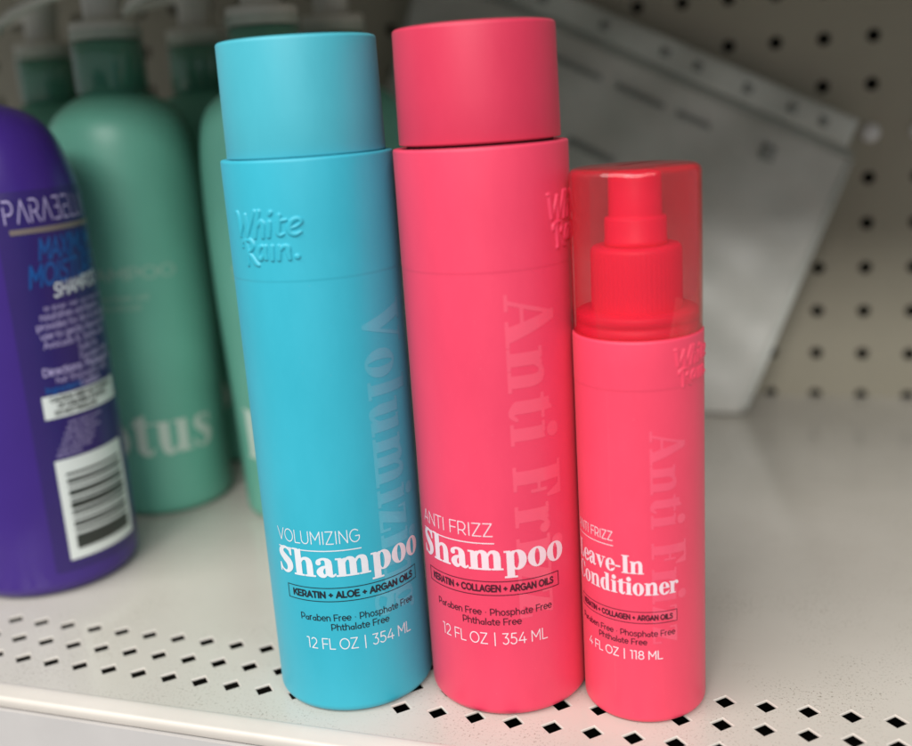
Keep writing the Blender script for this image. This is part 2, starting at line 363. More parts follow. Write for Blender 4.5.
SANS = {
 'A': (.84, [L_((.04, 0), (.42, 1), (.80, 0)), L_((.16, .30), (.68, .30))]),
 'B': (.76, [L_((.1, 0), (.1, 1), (.42, 1)), A_(.42, .76, .24, .24, 90, -90), L_((.1, .52), (.45, .52)), A_(.45, .26, .26, .26, 90, -90), L_((.1, 0), (.45, 0))]),
 'C': (.88, [A_(.50, .5, .43, .5, 48, 312)]),
 'D': (.88, [L_((.1, 0), (.1, 1), (.36, 1)), A_(.36, .5, .45, .5, 90, -90), L_((.1, 0), (.36, 0))]),
 'E': (.70, [L_((.64, 1), (.1, 1), (.1, 0), (.66, 0)), L_((.1, .52), (.58, .52))]),
 'F': (.66, [L_((.64, 1), (.1, 1), (.1, 0)), L_((.1, .48), (.58, .48))]),
 'G': (.92, [A_(.50, .5, .43, .5, 48, 332), L_((.88, .28), (.88, .48), (.55, .48))]),
 'H': (.88, [L_((.1, 0), (.1, 1)), L_((.78, 0), (.78, 1)), L_((.1, .52), (.78, .52))]),
 'I': (.26, [L_((.13, 0), (.13, 1))]),
 'J': (.6, [L_((.2, 1), (.48, 1), (.48, .3)), A_(.26, .28, .22, .28, 0, -150)]),
 'K': (.78, [L_((.1, 0), (.1, 1)), L_((.70, 1), (.1, .36)), L_((.30, .58), (.74, 0))]),
 'L': (.62, [L_((.1, 1), (.1, 0), (.60, 0))]),
 'M': (1.0, [L_((.1, 0), (.1, 1), (.5, .34), (.9, 1), (.9, 0))]),
 'N': (.88, [L_((.1, 0), (.1, 1), (.78, 0), (.78, 1))]),
 'O': (1.0, [A_(.50, .5, .44, .5, 0, 360)]),
 'P': (.74, [L_((.1, 0), (.1, 1), (.38, 1)), A_(.38, .67, .30, .33, 90, -90), L_((.38, .34), (.1, .34))]),
 'R': (.78, [L_((.1, 0), (.1, 1), (.38, 1)), A_(.38, .67, .30, .33, 90, -90), L_((.38, .34), (.1, .34)), L_((.42, .34), (.68, 0))]),
 'S': (.70, [('l', [(.60, .87), (.48, .97), (.33, 1.0), (.18, .95), (.10, .82), (.11, .67), (.22, .57), (.40, .50), (.55, .43), (.62, .30), (.60, .14), (.49, .03), (.34, 0), (.18, .03), (.06, .13)])]),
 'T': (.68, [L_((.02, 1), (.66, 1)), L_((.34, 1), (.34, 0))]),
 'U': (.86, [L_((.1, 1), (.1, .36)), A_(.43, .34, .33, .34, 180, 360), L_((.76, .36), (.76, 1))]),
 'V': (.80, [L_((.02, 1), (.40, 0), (.78, 1))]),
 'W': (1.2, [L_((.02, 1), (.32, 0), (.6, .95), (.88, 0), (1.18, 1))]),
 'X': (.74, [L_((.04, 0), (.70, 1)), L_((.04, 1), (.70, 0))]),
 'Y': (.72, [L_((.02, 1), (.36, .42), (.70, 1)), L_((.36, .42), (.36, 0))]),
 'Z': (.76, [L_((.06, 1), (.68, 1), (.06, 0), (.70, 0))]),
 '+': (.62, [L_((.08, .45), (.54, .45)), L_((.31, .22), (.31, .68))]),
 '|': (.50, [L_((.25, -.15), (.25, 1.08))]),
 '.': (.24, [('e', .12, .03, .075, .075)]), ':': (.24, [('e', .12, .05, .07, .07), ('e', .12, .55, .07, .07)]),
 '*': (.36, [('e', .18, .42, .075, .075)]),
 '&': (.8, [A_(.34, .78, .2, .2, -40, 220), L_((.18, .65), (.74, 0)), A_(.34, .25, .27, .26, 130, 340), L_((.17, .45), (.5, .64))]),
 '1': (.40, [L_((.04, 1), (.26, 1), (.26, 0))]),
 '2': (.70, [A_(.33, .70, .27, .30, 150, -35), L_((.55, .53), (.08, 0), (.64, 0))]),
 '3': (.70, [L_((.08, 1), (.58, 1), (.30, .60)), A_(.32, .31, .28, .31, 85, -145)]),
 '4': (.78, [L_((.48, 1), (.05, .27), (.74, .27)), L_((.55, .58), (.55, 0))]),
 '5': (.70, [L_((.58, 1), (.16, 1), (.12, .57)), A_(.30, .31, .30, .31, 118, -145)]),
 '8': (.74, [A_(.37, .76, .24, .24, 0, 360), A_(.37, .27, .29, .27, 0, 360)]),
 'a': (.62, [A_(.30, .26, .23, .26, 0, 360), L_((.53, .52), (.53, 0)), ]),
 'b': (.68, [L_((.09, 1.03), (.09, 0)), A_(.35, .35, .26, .35, 0, 360)]),
 'c': (.58, [A_(.34, .35, .27, .35, 50, 310)]),
 'd': (.68, [L_((.59, 1.03), (.59, 0)), A_(.33, .35, .26, .35, 0, 360)]),
 'e': (.64, [L_((.07, .36), (.59, .36)), A_(.33, .35, .27, .35, 0, 315)]),
 'f': (.38, [L_((.15, 0), (.15, .8)), A_(.31, .82, .16, .2, 180, 80), L_((.02, .66), (.34, .66))]),
 'g': (.68, [L_((.59, .7), (.59, -.05)), A_(.33, .35, .26, .35, 0, 360), A_(.33, -.06, .26, .22, 0, -150)]),
 'h': (.66, [L_((.09, 1.03), (.09, 0)), A_(.33, .41, .24, .29, 180, 0), L_((.57, .41), (.57, 0))]),
 'i': (.22, [L_((.11, .68), (.11, 0)), ('e', .11, .95, .075, .075)]),
 'l': (.22, [L_((.11, 1.03), (.11, 0))]),
 'j': (.22, [L_((.11, .68), (.11, -.22)), ('e', .11, .95, .075, .075)]),
 'k': (.58, [L_((.09, 1.03), (.09, 0)), L_((.5, .7), (.09, .28)), L_((.24, .42), (.53, 0))]),
 'q': (.68, [L_((.59, .7), (.59, -.28)), A_(.33, .35, .26, .35, 0, 360)]),
 'm': (1.0, [L_((.09, .7), (.09, 0)), A_(.30, .45, .21, .25, 180, 0), L_((.51, .45), (.51, 0)), A_(.72, .45, .21, .25, 180, 0), L_((.93, .45), (.93, 0))]),
 'n': (.66, [L_((.09, .7), (.09, 0)), A_(.33, .41, .24, .29, 180, 0), L_((.57, .41), (.57, 0))]),
 'o': (.68, [A_(.34, .35, .27, .35, 0, 360)]),
 'p': (.68, [L_((.09, .7), (.09, -.28)), A_(.35, .35, .26, .35, 0, 360)]),
 'r': (.42, [L_((.09, .7), (.09, 0)), A_(.36, .40, .27, .30, 180, 92)]),
 's': (.54, [('l', [(.46, .61), (.36, .69), (.22, .70), (.10, .62), (.10, .48), (.24, .38), (.40, .32), (.47, .2), (.42, .06), (.28, 0), (.14, .01), (.05, .09)])]),
 't': (.40, [L_((.15, .9), (.15, .15)), A_(.30, .16, .15, .16, 180, 300), L_((.01, .66), (.36, .66))]),
 'u': (.66, [L_((.09, .7), (.09, .28)), A_(.33, .28, .24, .28, 180, 360), L_((.57, .7), (.57, 0))]),
 'v': (.58, [L_((.03, .7), (.29, 0), (.55, .7))]),
 'w': (.86, [L_((.03, .7), (.23, 0), (.43, .68), (.63, 0), (.83, .7))]),
 'x': (.56, [L_((.04, 0), (.52, .7)), L_((.04, .7), (.52, 0))]),
 'y': (.58, [L_((.03, .7), (.29, .0)), L_((.55, .7), (.20, -.28))]),
 'z': (.54, [L_((.05, .68), (.47, .68), (.05, 0), (.49, 0))]),
 ' ': (.30, []),
}
# stylised caps with missing strokes (as on the purple bottle)
STYLE = {
 'P': (.80, [L_((.1, 0), (.1, .72)), L_((.1, 1), (.40, 1)), A_(.40, .70, .28, .30, 90, -90), L_((.40, .40), (.26, .40))]),
 'A': (.80, [L_((.04, 0), (.40, 1), (.76, 0))]),
 'R': (.80, [L_((.1, 0), (.1, .72)), L_((.1, 1), (.40, 1)), A_(.40, .73, .27, .27, 90, -90), L_((.40, .46), (.28, .46)), L_((.42, .44), (.70, 0))]),
 'B': (.72, [L_((.1, 1), (.60, 1), (.60, .54), (.24, .54)), L_((.60, .5), (.60, 0), (.1, 0))]),
 'E': (.70, [L_((.1, 1), (.60, 1)), L_((.2, .52), (.60, .52)), L_((.1, 0), (.60, 0)), L_((.1, 0), (.1, .4))]),
 'L': (.60, [L_((.1, 1), (.1, 0), (.54, 0))]), ' ': (.3, [])}

def layout(text, font, track=0.0):
    x = 0; out = []
    for ch in text:
        a, it = font[ch]; out.append((x, a, it)); x += a + track
    return out, x - track

class Sheet:
    """a flat field in millimetres on which words and shapes are collected, then meshed in one piece"""
    def __init__(s, x0, x1, y0, y1, cell):
        s.cell = cell
        s.xs = np.arange(x0, x1 + cell, cell); s.ys = np.arange(y0, y1 + cell, cell)
        s.X, s.Y = np.meshgrid(s.xs, s.ys, indexing='ij')
        s.F = np.full(s.X.shape, 1e3)
    def items(s, its, x, y, k, kx=None, w=.05, slant=0, rot=0.0):
        kx = kx or k
        c_, s_ = math.cos(rot), math.sin(rot)
        r = 2.2 * max(k, kx)
        i0 = max(0, int((x - r - s.xs[0]) / s.cell)); i1 = min(len(s.xs), int((x + r - s.xs[0]) / s.cell) + 2)
        if i0 >= i1: return
        DX, DY = s.X[i0:i1] - x, s.Y[i0:i1] - y
        U = (DX * c_ + DY * s_); W = (-DX * s_ + DY * c_)
        f = f_items((U - slant * W) / kx, W / k, its, w) * min(k, kx)
        s.F[i0:i1] = np.minimum(s.F[i0:i1], f)
    def text(s, txt, x, y, size, font, w=.05, width=None, align='l', track=0.0, slant=0, rot=0.0, grow=0.0):
        lay, L = layout(txt, font, track)
        k = size; kx = (width / L) if width else size
        if align == 'c': x = x - L * kx / 2 * math.cos(rot); y = y - L * kx / 2 * math.sin(rot)
        if align == 'r': x = x - L * kx
        for (ox, a, it) in lay:
            if not it: continue
            s.items(it, x + ox * kx * math.cos(rot), y + ox * kx * math.sin(rot), k, kx, w, slant, rot)
        if grow: s.F -= grow
        return s
    def rect(s, x0, x1, y0, y1, t=None):
        f = f_box(s.X, s.Y, x0, x1, y0, y1)
        if t: f = np.maximum(f, -f_box(s.X, s.Y, x0 + t, x1 - t, y0 + t, y1 - t))
        s.F = np.minimum(s.F, f); return s
    def mesh(s, name, mapf, material, parent):
        F = s.F; nx, ny = F.shape
        ins = F < 0
        anyc = ins[:-1, :-1] | ins[1:, :-1] | ins[1:, 1:] | ins[:-1, 1:]
        V, FA, cache = [], [], {}
        xs, ys = s.xs, s.ys
        def vc(i, j):
            k = (i, j)
            if k not in cache: cache[k] = len(V); V.append((xs[i], ys[j]))
            return cache[k]
        def ve(a, b):
            k = (a, b) if a < b else (b, a)
            if k not in cache:
                (i0, j0), (i1, j1) = k
                f0, f1 = F[i0, j0], F[i1, j1]; t = min(.98, max(.02, f0 / (f0 - f1)))
                cache[k] = len(V); V.append((xs[i0] + (xs[i1] - xs[i0]) * t, ys[j0] + (ys[j1] - ys[j0]) * t))
            return cache[k]
        for i, j in zip(*np.nonzero(anyc)):
            i, j = int(i), int(j)
            cs = ((i, j), (i + 1, j), (i + 1, j + 1), (i, j + 1))
            b = [bool(ins[q]) for q in cs]
            poly = []
            for k in range(4):
                if b[k]: poly.append(vc(*cs[k]))
                if b[k] != b[(k + 1) % 4]: poly.append(ve(cs[k], cs[(k + 1) % 4]))
            if len(poly) >= 3: FA.append(tuple(poly))
        return link(name, [mapf(x, y) for x, y in V], FA, material, parent)

def cyl(R, off=.06):
    """(arc length, height) -> point on an upright cylinder whose arc 0 faces -Y"""
    def f(a, z):
        r = (R(z) if callable(R) else R)
        t = a / (R(60) if callable(R) else R)
        return ((r + off) * math.sin(t), -(r + off) * math.cos(t), z)
    return f
def cyl_down(R, arc0, z0, off=.05):
    """word reading downwards: x runs down, y runs towards +arc"""
    def f(x, y):
        t = (arc0 + y) / R
        return ((R + off) * math.sin(t), -(R + off) * math.cos(t), z0 - x)
    return f

def emboss(parent, R, arc0, z0, material, width, height):
    k = 1.0
    sh = Sheet(arc0 - 1.5, arc0 + width + 2.5, z0 - 2, z0 + height + 3, .16)
    # brush script drawn in units of mm, two lines
    W = [('s', [(.1, 15.3, .45), (.8, 15.0, .65), (1.1, 12.5, .75), (1.3, 8.6, .5)]),
         ('s', [(1.3, 8.6, .4), (3.2, 12.6, .5), (4.0, 14.6, .6)]), ('s', [(4.0, 14.6, .6), (4.1, 12, .75), (4.3, 8.5, .5)]),
         ('s', [(4.3, 8.5, .4), (6.2, 12.5, .5), (7.6, 15.6, .65)]),
         # h
         ('s', [(9.0, 15.6, .7), (8.0, 12.4, .75), (7.0, 8.3, .6)]), ('s', [(7.7, 10.8, .4), (9.2, 12.6, .65), (10.0, 12.2, .8), (9.8, 10.3, .75), (9.6, 8.4, .6)]),
         # i
         ('s', [(12.0, 12.5, .7), (11.7, 10.4, .75), (11.4, 8.6, .65)]), ('s', [(12.3, 14.7, .5), (12.6, 15.3, .7)]),
         # t
         ('s', [(15.0, 14.4, .65), (14.5, 11.8, .75), (14.2, 9.5, .72), (14.9, 8.8, .5), (15.8, 9.2, .35)]), ('s', [(14.2, 12.75, .42), (15.4, 12.9, .5), (16.8, 13.1, .42)]),
         # e
         ('s', [(17.9, 10.7, .38), (19.6, 11.3, .45), (20.7, 12.4, .5), (19.9, 13.3, .6), (18.3, 12.7, .65), (17.3, 11.0, .72), (17.6, 9.4, .7), (18.9, 8.9, .6), (20.3, 9.5, .42)])]
    Rr = [('s', [(3.2, 7.1, .6), (3.5, 4.4, .7), (3.5, 1.2, .55), (3.3, .2, .5)]),
          ('s', [(1.7, 5.4, .42), (1.9, 6.5, .45), (3.2, 7.3, .5), (5.2, 7.3, .68), (5.9, 5.9, .7), (5.1, 4.6, .55), (4.0, 3.9, .45), (5.0, 2.6, .7), (6.2, 1.0, .75), (7.2, .3, .5)]),
          # a
          ('s', [(9.9, 5.6, .45), (8.6, 5.7, .6), (7.6, 4.3, .7), (7.5, 2.7, .7), (8.3, 2.1, .6), (9.5, 3.6, .45)]), ('s', [(10.1, 5.7, .62), (9.8, 3.9, .7), (9.9, 2.2, .6)]),
          # i
          ('s', [(12.1, 5.7, .65), (11.9, 3.9, .72), (11.8, 2.0, .65)]),
          # n
          ('s', [(14.1, 5.7, .65), (13.9, 3.9, .72), (13.7, 2.0, .62)]), ('s', [(14.2, 4.4, .4), (15.4, 5.6, .6), (16.5, 5.4, .75), (16.5, 3.8, .75), (16.7, 2.1, .6)]),
          ('e', 18.8, 2.6, .8, .8)]
    kx = width / 21.4; ky = height / 16.2
    X = (sh.X - arc0) / kx; Y = (sh.Y - z0) / ky
    F = (np.minimum(f_items(X, Y, W), f_items(X, Y, Rr)) - .07) * min(kx, ky)
    t = np.clip((.34 - F) / .78, 0, 1); h = -.12 + .60 * (t * t * (3 - 2 * t)) * min(1, kx)
    ok = F < .6
    V, FA, cache = [], [], {}
    nx, ny = F.shape
    okc = ok[:-1, :-1] | ok[1:, :-1] | ok[1:, 1:] | ok[:-1, 1:]
    for i, j in zip(*np.nonzero(okc)):
        q = []
        for a, b in ((i, j), (i + 1, j), (i + 1, j + 1), (i, j + 1)):
            a, b = int(a), int(b)
            if (a, b) not in cache:
                cache[(a, b)] = len(V); th = sh.xs[a] / R; r = R + h[a, b]
                V.append((r * math.sin(th), -r * math.cos(th), sh.ys[b]))
            q.append(cache[(a, b)])
        FA.append(tuple(q))
    return link('embossed_lettering', V, FA, material, parent)

# ------------------------------------------------------------------ the two tall shampoo bottles
def tall_bottle(loc, label, mb, mcap, mvar, mink, mdark, c, dz, word, claim, down, emb, gap):
    t = thing('shampoo_bottle', label, 'shampoo bottle', loc, 'tall matching shampoo bottles')
    R = 25.35
    prof = [(0, 1.0), (19, .9), (21.5, .3)] + fillet(R - .045, 0.0, 3.0, 'bo', 8)[2:] + [(R - .045, 60), (R - .045, 110), (R - .045, 137.6), (R - .045, 138.0), (R, 138.15), (R, 138.6), (R, 150), (R, 171.0)] + fillet(R, 171.9, .7, 'to', 4)[1:] + [(23.6, 171.9), (22.4, 171.2), (21.6, 170.6), (0, 170.4)]
    lathe('body', prof, mb, t, 256)
    zb = 171.9 + gap
    cp = [(0, zb), (22.6, zb)] + fillet(23.35, zb, .35, 'bo', 3) + [(23.25, 185)] + fillet(23.0, 204.3, 1.0, 'to', 6) + [(20, 204.35), (0, 204.5)]
    lathe('cap', cp, mcap, t, 256)
    lathe('neck', [(21.2, 170.2), (21.2, zb + .6)], mcap if gap < .8 else M_dark, t, 128)  # near-black neck paints in the shade of an open cap gap
    Rd = R - .045
    # large word running down the bottle
    s = Sheet(-1, 103, -5, 17, .22)
    s.text(down, 0, 0, 15.5, SERIF, width=98.5, track=.04, grow=.22)
    s.mesh('large_vertical_word', cyl_down(Rd, c + 10.3, 131.5 + dz), mvar, t)
    # title
    s = Sheet(c - 26, c + 5, 57 + dz, 66 + dz, .11)
    s.text(word, c - 24.2, 60.3 + dz, 4.0, SANS, w=.04, width=27.6, track=.06)
    s.rect(c - 24.4, c + 3.6, 57.85 + dz, 58.2 + dz)
    s.mesh('title_lettering', cyl(Rd, .10), mink, t)
    s = Sheet(c - 26, c + 27, 44 + dz, 61 + dz, .14)
    s.text('Shampoo', c - 24.8, 49.6 + dz, 8.7, SERIF, width=50.6, track=-.01, grow=.10)
    s.mesh('product_name_lettering', cyl(Rd, .11), mink, t)
    s = Sheet(c - 24, c + 25, 39 + dz, 48 + dz, .10)
    s.rect(c - 22.2, c + 23.6, 41.2 + dz, 45.9 + dz, .26)
    s.text(claim, c + .7, 42.6 + dz, 1.95, SANS, w=.135, width=41.5, align='c', track=.10)
    s.mesh('boxed_claim_lettering', cyl(Rd, .10), mdark, t)
    s = Sheet(c - 21, c + 23, 29 + dz, 39 + dz, .09)
    s.text('Paraben Free * Phosphate Free', c + 1.2, 34.8 + dz, 2.05, SANS, w=.072, width=38.5, align='c', track=.06)
    s.text('Phthalate Free', c + 1.2, 31.6 + dz, 2.05, SANS, w=.072, width=18.5, align='c', track=.06)
    s.mesh('small_claim_lettering', cyl(Rd, .10), mdark, t)
    s = Sheet(c - 18, c + 20, 23 + dz, 31 + dz, .10)
    s.text('12 FL OZ | 354 ML', c + .9, 25.2 + dz, 3.5, SANS, w=.05, width=35.2, align='c', track=.06)
    s.mesh('volume_lettering', cyl(Rd, .10), mink, t)
    emboss(t, R, emb, 142.5, mb, 23.2, 16.0)
    return t

tall_bottle((-140.3, 284.1, 0), 'turquoise blue volumizing shampoo bottle, leftmost of the three front bottles, beside the tall coral one', M_blue, M_bluecap, M_varn_b, M_ink_w, M_ink_k, 12.6, -2.3, 'VOLUMIZING', 'KERATIN + ALOE + ARGAN OILS', 'Volumizing', -14.2, .15)
tall_bottle((-89.5, 293.4, 0), 'tall coral red anti frizz shampoo bottle, between the blue bottle and the small spray bottle', M_red, M_redcap, M_varn_r, M_ink_pw, M_ink_kr, 1.3, 0, 'ANTI FRIZZ', 'KERATIN + COLLAGEN + ARGAN OILS', 'Anti Frizz', 26.9, .9)

# ------------------------------------------------------------------ small leave-in conditioner spray
t = thing('conditioner_spray_bottle', 'small coral leave-in conditioner spray bottle with a see-through red cap over its pump', 'spray bottle', (-45.1, 292.4, 0))
R = 18.7
prof = [(0, .8), (14, .7), (16, .2)] + fillet(R - .04, 0, 2.4, 'bo', 8)[2:] + [(R - .04, 60), (R - .04, 90), (R - .04, 103.6), (R - .04, 104.0), (R, 104.12), (R, 104.5), (R, 110), (R, 117.2)] + fillet(R, 117.9, .6, 'to', 4)[1:] + [(17.2, 117.9), (14, 118.0), (13, 118.5)]
lathe('body', prof, M_coral2, t, 224)
# pump: flange, ribbed collar, actuator
lathe('flange', [(13, 117.95), (17.2, 118.0), (17.35, 118.4), (17.35, 119.9), (16.9, 120.2), (16.9, 121.0), (17.3, 121.3), (17.3, 123.4), (16.9, 123.9), (12.5, 124.0)], M_pump, t, 160)
def rib(a, r, z): return .05 * math.cos(a * 56) if 125.2 < z < 141.0 and r > 12 else 0
col_prof = [(12.9, 124.0), (12.9, 125.5), (12.85, 126.0), (12.8, 133), (12.75, 140.4), (12.6, 141.3), (12.1, 141.9), (8.0, 142.0)]
lathe('pump_collar', col_prof, M_pump, t, 448, flute=rib)
pa = lathe('pump_actuator', [(8.0, 142.0), (8.8, 142.05), (8.8, 143.6), (8.65, 143.8), (8.65, 149.3), (8.4, 149.9), (7.5, 150.0), (7.45, 150.4), (7.3, 161.2), (6.9, 162.0), (6, 162.2), (5.4, 161.5), (0, 161.2)], M_pump, t, 128)
nz = []
V, F = [], []
for i in range(24):
    a = 2 * PI * i / 24
    for r, y in ((2.2, -7.0), (2.2, -7.75), (1.8, -7.9), (.7, -7.9), (.6, -7.3), (0.01, -7.3)):
        V.append((r * math.cos(a), y, 156.3 + r * math.sin(a)))
for i in range(24):
    j = (i + 1) % 24
    for k in range(5): F.append((i * 6 + k, i * 6 + k + 1, j * 6 + k + 1, j * 6 + k))
nz_ = link('nozzle', V, F, M_pump, pa); nz_.rotation_euler = (0, 0, math.radians(-150))
ro, ri = 18.35, 17.45
ov = [(ri + .1, 118.05), (ro - .1, 118.05), (ro, 118.2), (ro, 140)] + fillet(ro - .1, 163.9, 2.3, 'to', 14) + [(12, 164.0), (0, 164.0)]
inn = [(0, 163.0), (12, 163.0)] + [(r, z) for r, z in reversed(fillet(ri - .05, 162.9, .9, 'to', 5))] + [(ri, 140), (ri + .1, 118.05)]
lathe('overcap', ov + inn, M_over, t, 192)
Rd = R - .04; c = -4.3
s = Sheet(-1, 68, -4, 12, .18)
s.text('Anti Frizz', 0, 0, 10.6, SERIF, width=65.5, track=.04, grow=.15)
s.mesh('large_vertical_word', cyl_down(Rd, 5.6, 92.3), M_varn_r, t)
s = Sheet(c - 19, c + .5, 56, 64, .10)
s.text('ANTI FRIZZ', c - 17.6, 58.9, 2.75, SANS, w=.05, width=16.2, track=.06)
s.rect(c - 17.8, c - 1.3, 57.2, 57.45)
s.mesh('title_lettering', cyl(Rd, .10), M_ink_pw, t)
s = Sheet(c - 19, c + 19, 40, 58, .12)
s.text('Leave-In', c - 17.8, 49.4, 5.6, SERIF, width=25.4, track=-.01)
s.text('Conditioner', c - 17.8, 42.7, 5.6, SERIF, width=35.6, track=-.01, grow=.03)
s.mesh('product_name_lettering', cyl(Rd, .10), M_ink_pw, t)
s = Sheet(c - 18, c + 18.5, 32, 39, .08)
s.rect(c - 16.8, c + 17.3, 33.6, 37.4, .2)
s.text('KERATIN + COLLAGEN + ARGAN OILS', c + .3, 34.75, 1.5, SANS, w=.135, width=31.0, align='c', track=.10)
s.mesh('boxed_claim_lettering', cyl(Rd, .10), M_ink_kr, t)
s = Sheet(c - 18, c + 18, 25, 33, .08)
s.text('Paraben Free * Phosphate Free', c + .3, 29.5, 1.75, SANS, w=.072, width=32.5, align='c', track=.06)
s.text('Phthalate Free', c + .3, 26.8, 1.75, SANS, w=.072, width=15.5, align='c', track=.06)
s.mesh('small_claim_lettering', cyl(Rd, .10), M_ink_kr, t)
s = Sheet(c - 16, c + 16, 20, 27, .08)
s.text('4 FL OZ | 118 ML', c + .0, 22.1, 2.6, SANS, w=.065, width=25.0, align='c', track=.06)
s.mesh('volume_lettering', cyl(Rd, .10), M_ink_pw, t)
s = Sheet(-12, -2, 8, 104, .11); s.rect(-6.15, -6.0, 9, 103.5); s.mesh('sleeve_seam', cyl(Rd, .035), M_varn_r, t)
emboss(t, R, 13.2, 103.9, M_coral2, 17.5, 11.5)

# ------------------------------------------------------------------ purple bottle
t = thing('purple_shampoo_bottle', 'deep purple domed shampoo bottle with barcode and fine print, cut off by the left edge', 'shampoo bottle', (-307.5, 338.0, 0))
pr = [(35.5, 12), (35.8, 40), (35.5, 70), (35.3, 104), (34.9, 122), (34.4, 143), (33.7, 159), (30.5, 173.2), (26, 183.4), (19.5, 190), (9.2, 194.4), (0, 195.2)]
def purR(z):
    for (r0, z0), (r1, z1) in zip(pr[:-1], pr[1:]):
        if z <= z1: return r0 + (r1 - r0) * max(0, (z - z0)) / (z1 - z0)
    return 9
q = spline([(r, z, 0) for r, z in pr], 8)
prof = [(0, 1.2), (28, 1.0), (31, .2)] + fillet(35.5, 0, 6.0, 'bo', 8)[3:] + [(max(0, a[0]), a[1]) for a in q]
lathe('body', prof, M_purple, t, 160)
def pmap(off):
    def f(a, z):
        r = purR(z) + off; th = a / 35.5
        return (r * math.sin(th), -r * math.cos(th), z)
    return f
s = Sheet(25, 100, 9, 168, .8); s.rect(26, 99, 10, 166.5); s.mesh('back_label', pmap(.22), M_indigo, t)
s = Sheet(28, 78, 147, 164, .2); s.text('PARABELLA', 29.0, 150.6, 8.2, STYLE, w=.052, width=42, track=.10); s.mesh('brand_lettering', pmap(.45), M_lilac, t)
s = Sheet(28, 78, 142, 152, .3); s.rect(30.5, 76, 146.2, 148.2); s.mesh('gold_rule', pmap(.45), M_gold, t)
s = Sheet(28, 84, 121, 149, .2)
s.text('MAXIMUM', 39.5, 136.0, 7.4, SANS, w=.10, width=30, track=.08, slant=.22, rot=.03)
s.text('MOISTURE', 34.0, 126.0, 7.6, SANS, w=.10, width=35, track=.08, slant=.22, rot=.05)
s.mesh('blue_lettering', pmap(.45), M_bluefoil, t)
s = Sheet(28, 84, 114, 134, .2); s.text('SHAMPOO', 43.0, 121.0, 5.0, SANS, w=.085, width=26, track=.08, slant=.22, rot=.06); s.mesh('white_title_lettering', pmap(.6), M_ink_w, t)
s = Sheet(28, 90, 26, 118, .16)
y = 116.5
for ln, x0 in (('Is your hair dry and frizzy', 38), ('nourishes and leaves', 36), ('provides for dry & damaged', 34), ('use to gently cleanse with', 35), ('Avocado & Jojoba oils', 35.5), ('Safe for', 50), ('Paraben free', 50)):
    s.text(ln, x0, y, 2.6, SANS, w=.075, track=.05, rot=.015); y -= 3.65
s.text('Directions: Massage in', 33.5, 91.2, 2.9, SANS, w=.10, track=.05)
s.text('hair thoroughly rinse', 38, 87.8, 2.4, SANS, w=.07, track=.05)
s.text('Caution', 48, 84.4, 2.5, SANS, w=.10, track=.05)
y = 70.6
for k, ln in enumerate(('water sodium laureth', 'glycerin fragrance', 'panthenol avocado oil', 'jojoba seed extract', 'citric acid benzoate', 'hydrolyzed protein', 'distributed by')):
    s.text(ln, 40 - k * 1.1, y, 1.35, SANS, w=.07, track=.05); y -= 2.05
s.mesh('fine_print', pmap(.45), M_lilac, t)
s = Sheet(28, 84, 82, 89, .2); s.text('Ingredients', 33.5, 84.3, 2.5, SANS, w=.10, track=.05); s.mesh('blue_subheading', pmap(.45), M_bluefoil, t)
s = Sheet(28, 80, 70, 86, .4); s.rect(31.5, 70, 74.0, 83.2); cb = s.mesh('caution_label', pmap(.5), M_label_w, t)
s = Sheet(28, 80, 70, 86, .14)
s.text('CAUTION: KEEP OUT OF REACH', 34.5, 80.7, 1.6, SANS, w=.12, track=.05); s.text('OF CHILDREN. IF IN EYES', 37, 78.0, 1.6, SANS, w=.12, track=.05); s.text('DO NOT SWALLOW', 35.5, 75.3, 1.6, SANS, w=.12, track=.05)
s.mesh('caution_lettering', pmap(.7), M_black, cb)
s = Sheet(28, 80, 10, 62, .4); s.rect(32.2, 66.5, 14.5, 56.8); bc = s.mesh('barcode_label', pmap(.5), M_label_w, t)
s = Sheet(33, 68, 12, 60, .2)
rr = random.Random(5); y = 18.6
for w_, g_ in ((4.2, .9), (.8, .7), (1.4, .8), (.5, .9), (1.1, .6), (1.9, .5), (.6, .8), (1.6, .9), (.5, .7), (1.2, 1.0), (.7, 1.4), (1.1, 1.2), (.8, .5)):
    if y + w_ * 1.45 > 54.5: break
    s.rect(35.6, 63.0, y, y + w_ * 1.45); y += (w_ + g_) * 1.45
s.mesh('barcode_bars', pmap(.7), M_black, bc)

# ------------------------------------------------------------------ green pump bottles
def green_profile():
    body = [(31.0, 8), (31.3, 30), (32.2, 60), (33.8, 100), (34.3, 130), (34.2, 150), (33.4, 168), (31.4, 181), (27.6, 188.6), (20.5, 194.4), (14.0, 197.4)]
    q = spline([(r, z, 0) for r, z in body], 6)
    return [(0, 1.2), (24, 1), (27, .2)] + fillet(31, 0, 5, 'bo', 6)[2:] + [(a[0], a[1]) for a in q] + [(13.2, 198.5), (13.2, 203)]
def greenR(z):
    b = [(31.0, 8), (31.3, 30), (32.2, 60), (33.8, 100), (34.3, 130), (34.2, 150), (33.4, 168)]
    for (r0, z0), (r1, z1) in zip(b[:-1], b[1:]):
        if z <= z1: return r0 + (r1 - r0) * max(0, z - z0) / (z1 - z0)
    return 33
def gmap(off, a0):
    def f(a, z):
        r = greenR(z) + off; th = (a + a0) / 33
        return (r * math.sin(th), -r * math.cos(th), z)
    return f
